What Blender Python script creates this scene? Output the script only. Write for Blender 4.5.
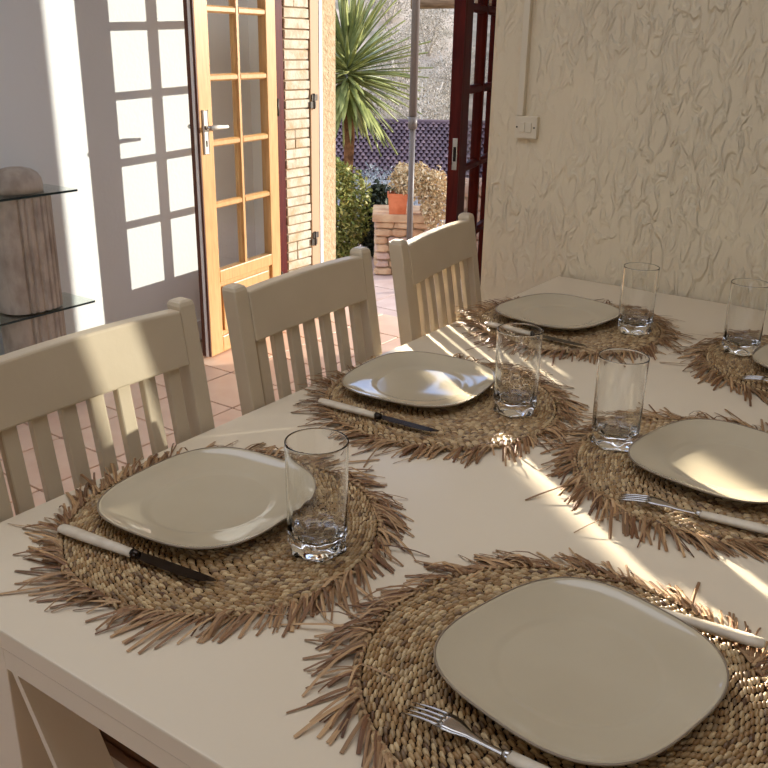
import bpy, bmesh, math, random
from mathutils import Vector, Matrix, Quaternion

for _o in list(bpy.data.objects):
    bpy.data.objects.remove(_o)
SC = bpy.context.scene
COL = SC.collection
R = math.radians

# ---------------------------------------------------------------- camera
YAW, PITCH, ROLL, FPX = R(34.815), R(20.753), R(1.0735), 900.0
fw = Vector((-math.sin(YAW) * math.cos(PITCH), math.cos(YAW) * math.cos(PITCH), -math.sin(PITCH)))
r0 = Vector((math.cos(YAW), math.sin(YAW), 0))
u0 = r0.cross(fw)
rr = r0 * math.cos(ROLL) + u0 * math.sin(ROLL)
uu = -r0 * math.sin(ROLL) + u0 * math.cos(ROLL)
cam_d = bpy.data.cameras.new('camera')
cam_d.sensor_width = 36.0
cam_d.lens = FPX / 768.0 * 36.0
cam_d.clip_end = 400
cam_d.clip_start = 0.02
cam = bpy.data.objects.new('camera', cam_d)
COL.objects.link(cam)
cam.matrix_world = Matrix(((rr.x, uu.x, -fw.x, 0.0), (rr.y, uu.y, -fw.y, 0.0), (rr.z, uu.z, -fw.z, 1.40), (0, 0, 0, 1)))
SC.camera = cam

# ---------------------------------------------------------------- sky, sun, exposure
SC.view_settings.view_transform = 'Standard'
SC.view_settings.look = 'None'
SC.view_settings.gamma = 1.0
SC.view_settings.exposure = 0.0
SC.view_settings.use_curve_mapping = False
SC.cycles.transparent_max_bounces = 32
SC.cycles.max_bounces = 12
SC.cycles.diffuse_bounces = 6
SC.cycles.sample_clamp_indirect = 6.0

wd = bpy.data.worlds.new('sky')
SC.world = wd
wd.use_nodes = True
wn, wl = wd.node_tree.nodes, wd.node_tree.links
wn.clear()
w_out = wn.new('ShaderNodeOutputWorld')
w_bg = wn.new('ShaderNodeBackground')
w_tc = wn.new('ShaderNodeTexCoord')
w_sep = wn.new('ShaderNodeSeparateXYZ')
w_ramp = wn.new('ShaderNodeValToRGB')
w_map = wn.new('ShaderNodeMapRange')
w_map.inputs['From Min'].default_value = -1
w_map.inputs['From Max'].default_value = 1
wl.new(w_tc.outputs['Generated'], w_sep.inputs[0])
wl.new(w_sep.outputs['Z'], w_map.inputs['Value'])
wl.new(w_map.outputs[0], w_ramp.inputs[0])
el = w_ramp.color_ramp.elements
el[0].position = 0.0
el[0].color = (0.30, 0.25, 0.20, 1)
el[1].position = 1.0
el[1].color = (0.82, 0.84, 0.92, 1)
e = el.new(0.49)
e.color = (0.42, 0.36, 0.30, 1)
e = el.new(0.51)
e.color = (1.0, 0.96, 0.90, 1)
e = el.new(0.66)
e.color = (0.40, 0.58, 1.0, 1)
wl.new(w_ramp.outputs[0], w_bg.inputs['Color'])
w_bg.inputs['Strength'].default_value = 2.2
wl.new(w_bg.outputs[0], w_out.inputs[0])

SUN_EL = R(11.3)
SUN_V = Vector((-0.613 * math.cos(SUN_EL), -0.79 * math.cos(SUN_EL), -math.sin(SUN_EL))).normalized()
sun_d = bpy.data.lights.new('sun', 'SUN')
sun_d.energy = 7.0
sun_d.angle = R(0.55)
sun_d.color = (1.0, 0.955, 0.87)
sun = bpy.data.objects.new('sun', sun_d)
COL.objects.link(sun)
sun.rotation_euler = SUN_V.to_track_quat('-Z', 'Y').to_euler()
sun.location = (3, 8, 5)

# ---------------------------------------------------------------- material helpers
def sg(*c):
    """sRGB 0-255 to linear"""
    return tuple(((x / 255) / 12.92 if x / 255 <= 0.04045 else ((x / 255 + 0.055) / 1.055) ** 2.4) for x in c) + (1.0,)

def mat(name, color, rough=0.5, spec=0.5, metal=0.0, noise=None, bump=None, coat=0.0, island=None, trans=0.0, ior=1.5, stretch=None):
    """noise=(scale, colour2, contrast lo, hi); bump=(scale, strength, detail, distortion); island=(colour2, colour3)"""
    m = bpy.data.materials.new(name)
    m.use_nodes = True
    nt = m.node_tree
    b = nt.nodes['Principled BSDF']
    b.inputs['Base Color'].default_value = color
    b.inputs['Roughness'].default_value = rough
    b.inputs['Specular IOR Level'].default_value = spec
    b.inputs['Metallic'].default_value = metal
    b.inputs['IOR'].default_value = ior
    b.inputs['Coat Weight'].default_value = coat
    b.inputs['Coat Roughness'].default_value = 0.05
    b.inputs['Transmission Weight'].default_value = trans
    tc = nt.nodes.new('ShaderNodeTexCoord')
    src = tc.outputs['Object']
    if stretch:
        mp = nt.nodes.new('ShaderNodeMapping')
        mp.inputs['Scale'].default_value = stretch
        nt.links.new(src, mp.inputs[0])
        src = mp.outputs[0]
    last = None
    if island:
        g = nt.nodes.new('ShaderNodeNewGeometry')
        rp = nt.nodes.new('ShaderNodeValToRGB')
        rp.color_ramp.elements[0].color = color
        rp.color_ramp.elements[1].color = island[-1]
        if len(island) > 1:
            for k, c in enumerate(island[:-1]):
                q = rp.color_ramp.elements.new((k + 1) / len(island))
                q.color = c
        nt.links.new(g.outputs['Random Per Island'], rp.inputs[0])
        last = rp.outputs[0]
    if noise:
        n = nt.nodes.new('ShaderNodeTexNoise')
        n.inputs['Scale'].default_value = noise[0]
        n.inputs['Detail'].default_value = 5
        nt.links.new(src, n.inputs['Vector'])
        mr = nt.nodes.new('ShaderNodeMapRange')
        mr.inputs['From Min'].default_value = noise[2]
        mr.inputs['From Max'].default_value = noise[3]
        nt.links.new(n.outputs['Fac'], mr.inputs['Value'])
        mx = nt.nodes.new('ShaderNodeMix')
        mx.data_type = 'RGBA'
        nt.links.new(mr.outputs[0], mx.inputs['Factor'])
        if last:
            nt.links.new(last, mx.inputs['A'])
        else:
            mx.inputs['A'].default_value = color
        mx.inputs['B'].default_value = noise[1]
        last = mx.outputs['Result']
    if last:
        nt.links.new(last, b.inputs['Base Color'])
    if bump:
        n2 = nt.nodes.new('ShaderNodeTexNoise')
        n2.inputs['Scale'].default_value = bump[0]
        n2.inputs['Detail'].default_value = bump[2]
        n2.inputs['Distortion'].default_value = bump[3]
        nt.links.new(src, n2.inputs['Vector'])
        bp = nt.nodes.new('ShaderNodeBump')
        bp.inputs['Strength'].default_value = bump[1]
        bp.inputs['Distance'].default_value = 0.01
        nt.links.new(n2.outputs['Fac'], bp.inputs['Height'])
        nt.links.new(bp.outputs[0], b.inputs['Normal'])
    return m

def clear_mat(name, tint=(1, 1, 1, 1), ior=1.5, gain=1.0):
    """thin clear glass: see-through sheet with Fresnel reflection"""
    m = bpy.data.materials.new(name)
    m.use_nodes = True
    nt = m.node_tree
    nt.nodes.clear()
    out = nt.nodes.new('ShaderNodeOutputMaterial')
    tr = nt.nodes.new('ShaderNodeBsdfTransparent')
    tr.inputs['Color'].default_value = tint
    gl = nt.nodes.new('ShaderNodeBsdfGlossy')
    gl.inputs['Roughness'].default_value = 0.0
    lw = nt.nodes.new('ShaderNodeLayerWeight')      # Schlick reflectance, the same from both sides
    lw.inputs['Blend'].default_value = 0.5
    fr = nt.nodes.new('ShaderNodeMath')
    fr.operation = 'POWER'
    fr.inputs[1].default_value = 5.0
    nt.links.new(lw.outputs['Facing'], fr.inputs[0])
    mu = nt.nodes.new('ShaderNodeMath')
    mu.operation = 'MULTIPLY_ADD'
    mu.use_clamp = True
    f0 = ((ior - 1) / (ior + 1)) ** 2
    mu.inputs[1].default_value = (1 - f0) * gain
    mu.inputs[2].default_value = f0 * gain
    mx = nt.nodes.new('ShaderNodeMixShader')
    nt.links.new(fr.outputs[0], mu.inputs[0])
    nt.links.new(mu.outputs[0], mx.inputs[0])
    nt.links.new(tr.outputs[0], mx.inputs[1])
    nt.links.new(gl.outputs[0], mx.inputs[2])
    nt.links.new(mx.outputs[0], out.inputs[0])
    return m

def crepi_mat(name, color):
    """trowelled plaster: swirling ridges of real relief scale"""
    m = bpy.data.materials.new(name)
    m.use_nodes = True
    nt = m.node_tree
    b = nt.nodes['Principled BSDF']
    b.inputs['Base Color'].default_value = color
    b.inputs['Roughness'].default_value = 0.75
    b.inputs['Specular IOR Level'].default_value = 0.25
    tc = nt.nodes.new('ShaderNodeTexCoord')
    mp = nt.nodes.new('ShaderNodeMapping')
    mp.inputs['Scale'].default_value = (1.0, 1.0, 0.42)
    nt.links.new(tc.outputs['Object'], mp.inputs[0])
    n1 = nt.nodes.new('ShaderNodeTexNoise')
    n1.inputs['Scale'].default_value = 34
    n1.inputs['Detail'].default_value = 3
    n1.inputs['Distortion'].default_value = 0.9
    nt.links.new(mp.outputs[0], n1.inputs['Vector'])
    # trowel marks: raised flats with soft steps
    mr = nt.nodes.new('ShaderNodeMapRange')
    mr.interpolation_type = 'SMOOTHSTEP'
    mr.inputs['From Min'].default_value = 0.42
    mr.inputs['From Max'].default_value = 0.66
    nt.links.new(n1.outputs['Fac'], mr.inputs['Value'])
    n2 = nt.nodes.new('ShaderNodeTexNoise')
    n2.inputs['Scale'].default_value = 5.0
    n2.inputs['Detail'].default_value = 2
    nt.links.new(tc.outputs['Object'], n2.inputs['Vector'])
    mr2 = nt.nodes.new('ShaderNodeMapRange')
    mr2.inputs['From Min'].default_value = 0.22
    mr2.inputs['From Max'].default_value = 0.62
    nt.links.new(n2.outputs['Fac'], mr2.inputs['Value'])
    mu = nt.nodes.new('ShaderNodeMath'); mu.operation = 'MULTIPLY'
    nt.links.new(mr.outputs[0], mu.inputs[0])
    nt.links.new(mr2.outputs[0], mu.inputs[1])
    n3 = nt.nodes.new('ShaderNodeTexNoise')
    n3.inputs['Scale'].default_value = 55
    n3.inputs['Detail'].default_value = 4
    nt.links.new(mp.outputs[0], n3.inputs['Vector'])
    ad = nt.nodes.new('ShaderNodeMath'); ad.operation = 'MULTIPLY_ADD'
    ad.inputs[1].default_value = 0.5
    nt.links.new(n3.outputs['Fac'], ad.inputs[0])
    nt.links.new(mu.outputs[0], ad.inputs[2])
    bp = nt.nodes.new('ShaderNodeBump')
    bp.inputs['Strength'].default_value = 0.85
    bp.inputs['Distance'].default_value = 0.008
    nt.links.new(ad.outputs[0], bp.inputs['Height'])
    nt.links.new(bp.outputs[0], b.inputs['Normal'])
    return m

M = {}
M['wall'] = mat('smooth_white_plaster', sg(222, 224, 219), 0.7, 0.2, bump=(60, 0.10, 3, 0.0))
M['crepi'] = crepi_mat('cream_trowelled_plaster', sg(220, 203, 168))
M['ceil'] = mat('ceiling_white', sg(232, 228, 220), 0.8, 0.2)
M['tile'] = mat('terracotta_tile', sg(240, 206, 176), 0.45, 0.4, noise=(9, sg(232, 190, 158), 0.35, 0.75), bump=(30, 0.05, 3, 0))
M['grout'] = mat('floor_grout', sg(150, 128, 110), 0.9, 0.1)
M['paving'] = mat('pink_paving', sg(206, 182, 168), 0.7, 0.2, noise=(7, sg(190, 160, 146), 0.35, 0.7))
M['pavgrout'] = mat('paving_grout', sg(160, 140, 125), 0.9, 0.1)
M['tablew'] = mat('cream_lacquer', sg(225, 209, 180), 0.30, 0.45, noise=(2.5, sg(220, 203, 173), 0.3, 0.7), bump=(220, 0.015, 2, 0))
M['chairw'] = mat('cream_painted_wood', sg(200, 183, 153), 0.34, 0.45, noise=(8, sg(192, 174, 144), 0.3, 0.7), bump=(90, 0.02, 2, 0))
M['honey'] = mat('honey_varnished_pine', sg(204, 158, 98), 0.35, 0.5, noise=(14, sg(184, 132, 74), 0.35, 0.75), bump=(60, 0.04, 3, 0), stretch=(6, 6, 0.6))
M['maroon'] = mat('maroon_stained_wood', sg(92, 26, 18), 0.45, 0.12, noise=(14, sg(66, 17, 12), 0.35, 0.75), stretch=(6, 6, 0.6))
M['dkbrown'] = mat('dark_brown_edge', sg(92, 54, 38), 0.5, 0.3)
M['seal'] = mat('white_weather_seal', sg(226, 220, 214), 0.6, 0.3)
M['pane'] = clear_mat('window_glass', (0.93, 0.95, 0.95, 1), 1.5, 1.6)
M['brass'] = mat('white_enamel_handle_plate', sg(232, 226, 212), 0.25, 0.5)
M['steel'] = mat('brushed_steel', sg(196, 192, 186), 0.22, 0.5, 1.0)
M['dksteel'] = mat('dark_polished_blade', sg(58, 50, 44), 0.18, 0.5, 1.0)
M['ivory'] = mat('ivory_resin_handle', sg(212, 198, 172), 0.35, 0.5, noise=(40, sg(190, 174, 148), 0.4, 0.7))
M['brick'] = mat('pale_brick', sg(206, 196, 174), 0.85, 0.2, noise=(16, sg(192, 164, 128), 0.4, 0.7), bump=(50, 0.5, 4, 0.3))
M['brick2'] = mat('ochre_brick', sg(214, 202, 178), 0.85, 0.2, noise=(18, sg(196, 168, 140), 0.42, 0.7), bump=(50, 0.5, 4, 0.3))
M['mortar'] = mat('grey_mortar', sg(150, 128, 100), 0.95, 0.1)
M['board'] = mat('tan_shutter_board', sg(190, 156, 120), 0.6, 0.3)
M['whitemetal'] = mat('white_metal_track', sg(238, 238, 236), 0.4, 0.4)
M['stucco'] = mat('ochre_stucco', sg(198, 176, 142), 0.9, 0.1, noise=(40, sg(182, 152, 114), 0.35, 0.7), bump=(60, 0.8, 3, 0.4))
M['iron'] = mat('dark_iron', sg(70, 62, 54), 0.5, 0.4, 0.6)
M['pole'] = mat('grey_painted_pole', sg(96, 86, 78), 0.45, 0.4)
M['glaze'] = mat('stone_beige_glaze', sg(192, 178, 149), 0.09, 0.5, noise=(5, sg(186, 171, 141), 0.3, 0.7), coat=0.6)
M['rimline'] = mat('brown_bare_rim', sg(134, 117, 94), 0.35, 0.4)
M['tumbler'] = clear_mat('tumbler_glass', (0.975, 0.98, 0.975, 1), 1.45, 1.0)
M['glassbase'] = mat('thick_clear_glass', (0.995, 1.0, 0.995, 1), 0.0, 0.5, trans=1.0, ior=1.48)
M['shelfglass'] = clear_mat('shelf_glass', (0.86, 0.92, 0.90, 1), 1.5, 1.3)
M['shelfedge'] = mat('green_glass_edge', sg(40, 52, 52), 0.15, 0.5)
M['travertine'] = mat('travertine', sg(180, 166, 148), 0.6, 0.3, noise=(12, sg(150, 136, 120), 0.4, 0.68), bump=(45, 0.35, 5, 0.4), stretch=(1.6, 1.6, 0.9))
M['straw'] = mat('seagrass', sg(176, 144, 96), 0.42, 0.45, island=(sg(140, 104, 60), sg(208, 180, 132), sg(96, 66, 38)))
M['strawbase'] = mat('seagrass_gap_shade', sg(40, 27, 16), 0.85, 0.1)  # near black: shade between the strands put into the colour
M['strawrim'] = mat('seagrass_rim', sg(150, 118, 80), 0.6, 0.3, island=(sg(186, 156, 112), sg(120, 88, 58)))
M['fringe'] = mat('dry_straw', sg(158, 120, 80), 0.5, 0.3, island=(sg(112, 74, 44), sg(192, 154, 108), sg(92, 60, 36)))
M['rush'] = mat('woven_rush', sg(142, 98, 62), 0.7, 0.2, island=(sg(112, 74, 46), sg(170, 126, 84)))
M['switch'] = mat('ivory_switch_plastic', sg(216, 201, 170), 0.35, 0.4)
M['dark'] = mat('dark_gap', sg(40, 34, 28), 0.8, 0.1)
M['stone'] = mat('ochre_fieldstone', sg(202, 170, 134), 0.9, 0.15, noise=(9, sg(172, 130, 98), 0.38, 0.7), bump=(22, 0.8, 5, 0.4))
M['stone2'] = mat('pink_fieldstone', sg(204, 172, 148), 0.9, 0.15, noise=(9, sg(168, 136, 122), 0.38, 0.7), bump=(22, 0.8, 5, 0.4))
M['pot'] = mat('terracotta_pot', sg(214, 128, 88), 0.75, 0.2, noise=(12, sg(182, 94, 56), 0.4, 0.7))
M['soil'] = mat('dry_soil', sg(96, 78, 60), 0.95, 0.05)
M['yucca'] = mat('yucca_leaf', sg(158, 160, 96), 0.45, 0.4, noise=(3, sg(110, 120, 62), 0.4, 0.7))
M['trunk'] = mat('fibrous_trunk', sg(142, 100, 66), 0.9, 0.1, noise=(20, sg(96, 66, 44), 0.4, 0.65), bump=(40, 0.8, 4, 0))
M['bush'] = mat('bush_leaf', sg(140, 140, 70), 0.5, 0.3, island=(sg(98, 112, 46), sg(180, 168, 92), sg(66, 80, 34)))
M['bushshade'] = mat('shaded_bush_leaf', sg(56, 62, 46), 0.5, 0.3, island=(sg(40, 48, 36), sg(84, 88, 66)))  # dark leaf tones paint in the shade between bush and pillar
M['lavender'] = mat('lavender_leaf', sg(156, 164, 168), 0.7, 0.2, island=(sg(120, 132, 138), sg(186, 190, 190)))
M['dryplant'] = mat('dry_flower', sg(216, 192, 150), 0.7, 0.2, island=(sg(190, 156, 108), sg(232, 216, 182), sg(156, 138, 92)))
M['scrub'] = mat('grey_scrub', sg(190, 176, 156), 0.8, 0.1, island=(sg(150, 138, 120), sg(214, 202, 184), sg(104, 104, 86)))
M['hill'] = mat('dry_hillside', sg(196, 178, 156), 0.95, 0.05, noise=(0.5, sg(150, 138, 116), 0.38, 0.66), bump=(2.0, 0.6, 6, 0.5))
M['rooftile'] = mat('violet_grey_roof_tile', sg(98, 76, 80), 0.6, 0.3, island=(sg(76, 58, 64), sg(118, 94, 96)))
M['roofbase'] = mat('roof_underlay', sg(52, 42, 50), 0.9, 0.1)
M['render'] = mat('pale_house_render', sg(186, 186, 188), 0.9, 0.1)
M['log'] = mat('weathered_log', sg(150, 122, 94), 0.9, 0.1, noise=(10, sg(108, 84, 62), 0.35, 0.7), stretch=(0.6, 6, 6))

# ---------------------------------------------------------------- mesh helpers
class MB:
    def __init__(self):
        self.v, self.f, self.smooth = [], [], []
    def add(self, vs, fs, smooth=False, mtx=None):
        o = len(self.v)
        if mtx is not None:
            vs = [mtx @ Vector(p) for p in vs]
        self.v.extend([tuple(p) for p in vs])
        self.f.extend([tuple(i + o for i in f) for f in fs])
        self.smooth.extend([smooth] * len(fs))
        return self
    def box(self, a, b, mtx=None, bevel=0.0):
        x0, y0, z0 = a
        x1, y1, z1 = b
        if bevel <= 0:
            vs = [(x, y, z) for z in (z0, z1) for y in (y0, y1) for x in (x0, x1)]
            fs = [(0, 2, 3, 1), (4, 5, 7, 6), (0, 1, 5, 4), (2, 6, 7, 3), (0, 4, 6, 2), (1, 3, 7, 5)]
            return self.add(vs, fs, False, mtx)
        bm = bmesh.new()
        bmesh.ops.create_cube(bm, size=1.0)
        for v in bm.verts:
            v.co = Vector(((x0 + x1) / 2 + v.co.x * (x1 - x0), (y0 + y1) / 2 + v.co.y * (y1 - y0), (z0 + z1) / 2 + v.co.z * (z1 - z0)))
        bmesh.ops.bevel(bm, geom=bm.edges[:], offset=bevel, segments=2, profile=0.6, affect='EDGES')
        bm.verts.index_update()
        vs = [v.co.copy() for v in bm.verts]
        fs = [tuple(v.index for v in f.verts) for f in bm.faces]
        bm.free()
        return self.add(vs, fs, False, mtx)
    def tube(self, pts, rads, n=8, caps=True, smooth=True, flat=1.0):
        """round tube along a polyline; flat squashes the vertical radius"""
        pts = [Vector(p) for p in pts]
        vs, fs = [], []
        up = Vector((0, 0, 1))
        for i, p in enumerate(pts):
            d = (pts[min(i + 1, len(pts) - 1)] - pts[max(i - 1, 0)]).normalized()
            ref = up if abs(d.z) < 0.95 else Vector((1, 0, 0))
            s = d.cross(ref).normalized()
            t = s.cross(d).normalized()
            rad = rads[i] if isinstance(rads, (list, tuple)) else rads
            for k in range(n):
                a = 2 * math.pi * k / n
                vs.append(p + s * (math.cos(a) * rad) + t * (math.sin(a) * rad * flat))
        for i in range(len(pts) - 1):
            for k in range(n):
                fs.append((i * n + k, i * n + (k + 1) % n, (i + 1) * n + (k + 1) % n, (i + 1) * n + k))
        if caps:
            fs.append(tuple(range(n - 1, -1, -1)))
            fs.append(tuple((len(pts) - 1) * n + k for k in range(n)))
        return self.add(vs, fs, smooth)
    def loops(self, loops, cap0=False, cap1=False, smooth=True, close=False):
        """stack of closed loops with equal counts"""
        n = len(loops[0])
        vs = [p for l in loops for p in l]
        fs = []
        m = len(loops)
        for i in range(m - 1 + (1 if close else 0)):
            j = (i + 1) % m
            for k in range(n):
                fs.append((i * n + k, i * n + (k + 1) % n, j * n + (k + 1) % n, j * n + k))
        if cap0:
            fs.append(tuple(range(n - 1, -1, -1)))
        if cap1:
            fs.append(tuple((m - 1) * n + k for k in range(n)))
        return self.add(vs, fs, smooth)
    def prism(self, poly, z0, z1, mtx=None, smooth=False):
        n = len(poly)
        vs = [(x, y, z0) for x, y in poly] + [(x, y, z1) for x, y in poly]
        fs = [tuple(range(n - 1, -1, -1)), tuple(range(n, 2 * n))]
        for k in range(n):
            fs.append((k, (k + 1) % n, n + (k + 1) % n, n + k))
        return self.add(vs, fs, smooth, mtx)
    def mesh(self, name, material):
        me = bpy.data.meshes.new(name)
        me.from_pydata(self.v, [], self.f)
        me.materials.append(material)
        me.polygons.foreach_set('use_smooth', self.smooth)
        me.update()
        return me
    def build(self, name, material, parent=None, **kw):
        return link(name, self.mesh(name, material), parent, **kw)

def link(name, me, parent=None, label=None, cat=None, group=None, kind=None, loc=None, rot=None, bevel=0.0, seg=2):
    o = bpy.data.objects.new(name, me)
    COL.objects.link(o)
    if parent:
        o.parent = parent
    if loc is not None:
        o.location = loc
    if rot is not None:
        o.rotation_euler = rot
    if bevel:
        md = o.modifiers.new('edges', 'BEVEL')
        md.width = bevel
        md.segments = seg
        md.limit_method = 'ANGLE'
        md.angle_limit = R(40)
        md.harden_normals = False
    tag(o, label, cat, group, kind)
    return o

def tag(o, label=None, cat=None, group=None, kind=None):
    if label: o['label'] = label
    if cat: o['category'] = cat
    if group: o['group'] = group
    if kind: o['kind'] = kind
    return o

def empty(name, loc=(0, 0, 0), rz=0.0, **kw):
    o = bpy.data.objects.new(name, None)
    COL.objects.link(o)
    o.empty_display_size = 0.1
    o.location = loc
    o.rotation_euler = (0, 0, rz)
    return tag(o, **kw)

# ================================================================ THE SETTING
XL, YW, YD = -3.22, 2.50, 3.43         # left wall, plaster wall, door wall
OX0, OX1 = -3.045, -1.84               # door opening
CEIL = 2.62

# floor of separate tiles on a grout bed
floor = MB().box((-3.4, -3.2, -0.14), (2.4, 3.95, -0.012)).build('floor', M['grout'], kind='structure', label='terracotta tiled dining room floor', cat='floor')
tile_me = MB().box((-0.146, -0.146, -0.012), (0.146, 0.146, 0.0), bevel=0.003).mesh('tile', M['tile'])
for i in range(-11, 5):
    for j in range(-4, 14):
        x, y = 0.02 + i * 0.3 + 0.09, 0.3 * j - 0.12
        if x - 0.15 < XL or x > 0.8 or y + 0.15 > 3.97 or y < -0.6:
            continue
        if y + 0.15 > YW and x > -1.3:
            continue
        if y + 0.15 > YD and (x - 0.1 < OX0 or x + 0.1 > OX1):
            continue
        link('tile', tile_me, floor, loc=(x, y, 0))

MB().box((XL - 0.2, -3.2, -0.1), (XL, YD + 0.2, CEIL)).build('wall_left', M['wall'], kind='structure', label='smooth white wall behind the open glazed door, with sun patches', cat='wall')
MB().box((XL, -3.2, -0.0), (XL + 0.014, 3.42, 0.09)).build('baseboard_left', M['wall'], kind='structure', label='low white skirting along the smooth white wall', cat='baseboard')

# door wall with its opening (outer face at 3.83)
dw = MB()
dw.box((XL - 0.2, YD + 0.055, -0.14), (OX0 - 0.012, 3.88, CEIL))
dw.box((OX0 - 0.012, YD + 0.055, 2.24), (OX1 + 0.012, 3.83, CEIL))
dw.box((OX1 + 0.012, YD + 0.055, -0.14), (-1.2, 3.83, CEIL))
dw.box((XL - 0.2, YD - 0.0, -0.1), (OX0 - 0.055, YD + 0.055, CEIL))
dw.box((OX0 - 0.055, YD, 2.25), (OX1 + 0.055, YD + 0.055, CEIL))
dw.box((OX1 + 0.055, YD, -0.1), (-1.2, YD + 0.055, CEIL))
wall_door = dw.build('wall_door', M['wall'], kind='structure', label='thick wall pierced by the double door opening', cat='wall')
MB().box((OX1 + 0.012, 3.83, -0.14), (-1.2, 4.09, CEIL)).build('wall_sun_stop', M['stucco'], kind='structure', label='unseen stucco buttress added beside the door opening to bound the sun strip', cat='wall')  # unseen block added to cut off the edge of the sun strip

# left reveal seen through the opening: bricks, shutter board, white track, stucco edge
RX = OX0 - 0.012
rnd = random.Random(4)
MB().box((RX - 0.002, 3.486, 0), (RX + 0.004, 3.674, 2.24)).build('brick_bed', M['mortar'], wall_door)
z = 0.0
while z < 2.2:
    hgt = 0.040 + rnd.uniform(-0.002, 0.003)
    parts = [(3.489, 3.672)] if rnd.random() < 0.8 else [(3.489, 3.489 + 0.183 * 0.37), (3.489 + 0.183 * 0.37 + 0.006, 3.672)]
    for a, b in parts:
        p = 0.013 + rnd.uniform(-0.004, 0.004)
        MB().box((RX + 0.003, a, z), (RX + p, b, z + hgt), bevel=0.004).build('brick', M['brick'] if rnd.random() < 0.5 else M['brick2'], wall_door)
    z += hgt + 0.0065
MB().box((RX, 3.676, 0), (RX + 0.018, 3.742, 2.24)).build('shutter_board', M['board'], wall_door, bevel=0.003)
for zz in (0.42, 1.12, 1.9):
    h = MB()
    h.box((RX + 0.018, 3.668, zz - 0.035), (RX + 0.024, 3.712, zz - 0.004))
    h.box((RX + 0.018, 3.680, zz + 0.0), (RX + 0.024, 3.724, zz + 0.03))
    h.tube([(RX + 0.024, 3.696, zz - 0.04), (RX + 0.024, 3.696, zz + 0.035)], 0.005, 8)
    h.build('hinge', M['iron'], wall_door)
MB().box((RX, 3.744, 0), (RX + 0.020, 3.768, 2.24)).build('shutter_track', M['whitemetal'], wall_door, bevel=0.002)
MB().box((RX, 3.770, 0), (RX + 0.010, 3.888, 2.24)).build('stucco_edge', M['stucco'], wall_door)

# door frame
fr = empty('trim_1', (0, 0, 0), kind='structure', label='maroon stained frame around the double door opening', cat='door frame')
MB().box((OX0 - 0.055, YD - 0.012, 0), (OX0 - 0.004, YD + 0.055, 2.25)).build('frame_post', M['maroon'], fr, bevel=0.003)
MB().box((OX1 + 0.004, YD - 0.012, 0), (OX1 + 0.055, YD + 0.055, 2.25)).build('frame_post', M['maroon'], fr, bevel=0.003)
MB().box((OX0 - 0.055, YD - 0.012, 2.19), (OX1 + 0.055, YD + 0.055, 2.25)).build('frame_head', M['maroon'], fr, bevel=0.003)

# trowelled plaster wall with rounded corner; a slim window outside the frame lets a sun beam in
def arc(cx, cy, r, a0, a1, n=8):
    return [(cx + r * math.cos(R(a0 + (a1 - a0) * k / n)), cy + r * math.sin(R(a0 + (a1 - a0) * k / n))) for k in range(n + 1)]
WX = -1.385
SX0, SX1, SZ0, SZ1 = 0.085, 0.335, 1.085, 1.52
poly = arc(WX + 0.045, YW + 0.045, 0.045, 180, 270) + [(SX0, YW), (SX0, YW + 0.22), (-1.17, YW + 0.22), (-1.17, YD + 0.06), (WX, YD + 0.06)]
wf = MB().prism(poly, -0.1, CEIL)
wf.box((SX0, YW, -0.1), (SX1, YW + 0.22, SZ0))
wf.box((SX0, YW, SZ1), (SX1, YW + 0.22, CEIL))
wf.box((SX1, YW, -0.1), (2.3, YW + 0.22, CEIL))
wall_far = wf.build('wall_far', M['crepi'], kind='structure', label='cream wall of trowelled plaster at the end of the table', cat='wall')
wq = empty('window_1', (0, 0, 0), kind='structure', label='slim high window in the plaster wall beyond the table', cat='window')
wm = MB()
wm.box((SX0, YW + 0.1, SZ0), (SX0 + 0.012, YW + 0.14, SZ1)).box((SX1 - 0.012, YW + 0.1, SZ0), (SX1, YW + 0.14, SZ1))
wm.box((SX0, YW + 0.1, SZ0), (SX1, YW + 0.14, SZ0 + 0.012)).box((SX0, YW + 0.1, SZ1 - 0.012), (SX1, YW + 0.14, SZ1))
wm.build('window_frame', M['maroon'], wq)
MB().box((SX0 + 0.012, YW + 0.118, SZ0 + 0.012), (SX1 - 0.012, YW + 0.122, SZ1 - 0.012)).build('pane', M['pane'], wq)

# rest of the room: ceiling and walls; unseen roof and back openings added for sky light
cm = MB()
KX0, KX1, KY0, KY1 = -2.7, 0.7, 0.1, 1.5
cm.box((XL - 0.2, KY1, CEIL), (2.4, 3.9, CEIL + 0.2))
cm.box((XL - 0.2, -3.3, CEIL), (2.4, KY0, CEIL + 0.2))
cm.box((XL - 0.2, KY0, CEIL), (KX0, KY1, CEIL + 0.2))
cm.box((KX1, KY0, CEIL), (2.4, KY1, CEIL + 0.2))
cm.build('ceiling', M['ceil'], kind='structure', label='white ceiling with an opening added to let sky light in', cat='ceiling')
bw = MB()
bw.box((XL, -3.3, -0.1), (-2.6, -3.1, CEIL)).box((1.5, -3.3, -0.1), (2.4, -3.1, CEIL)).box((-2.6, -3.3, 2.3), (1.5, -3.1, CEIL)).box((-2.6, -3.3, -0.1), (1.5, -3.1, 0.80))
bw.build('wall_back', M['crepi'], kind='structure', label='plaster wall behind the viewer with a wide opening added for sky light', cat='wall')
MB().box((2.2, -3.2, -0.1), (2.4, 2.6, CEIL)).build('wall_right', M['crepi'], kind='structure', label='plaster side wall beyond the table', cat='wall')

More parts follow.
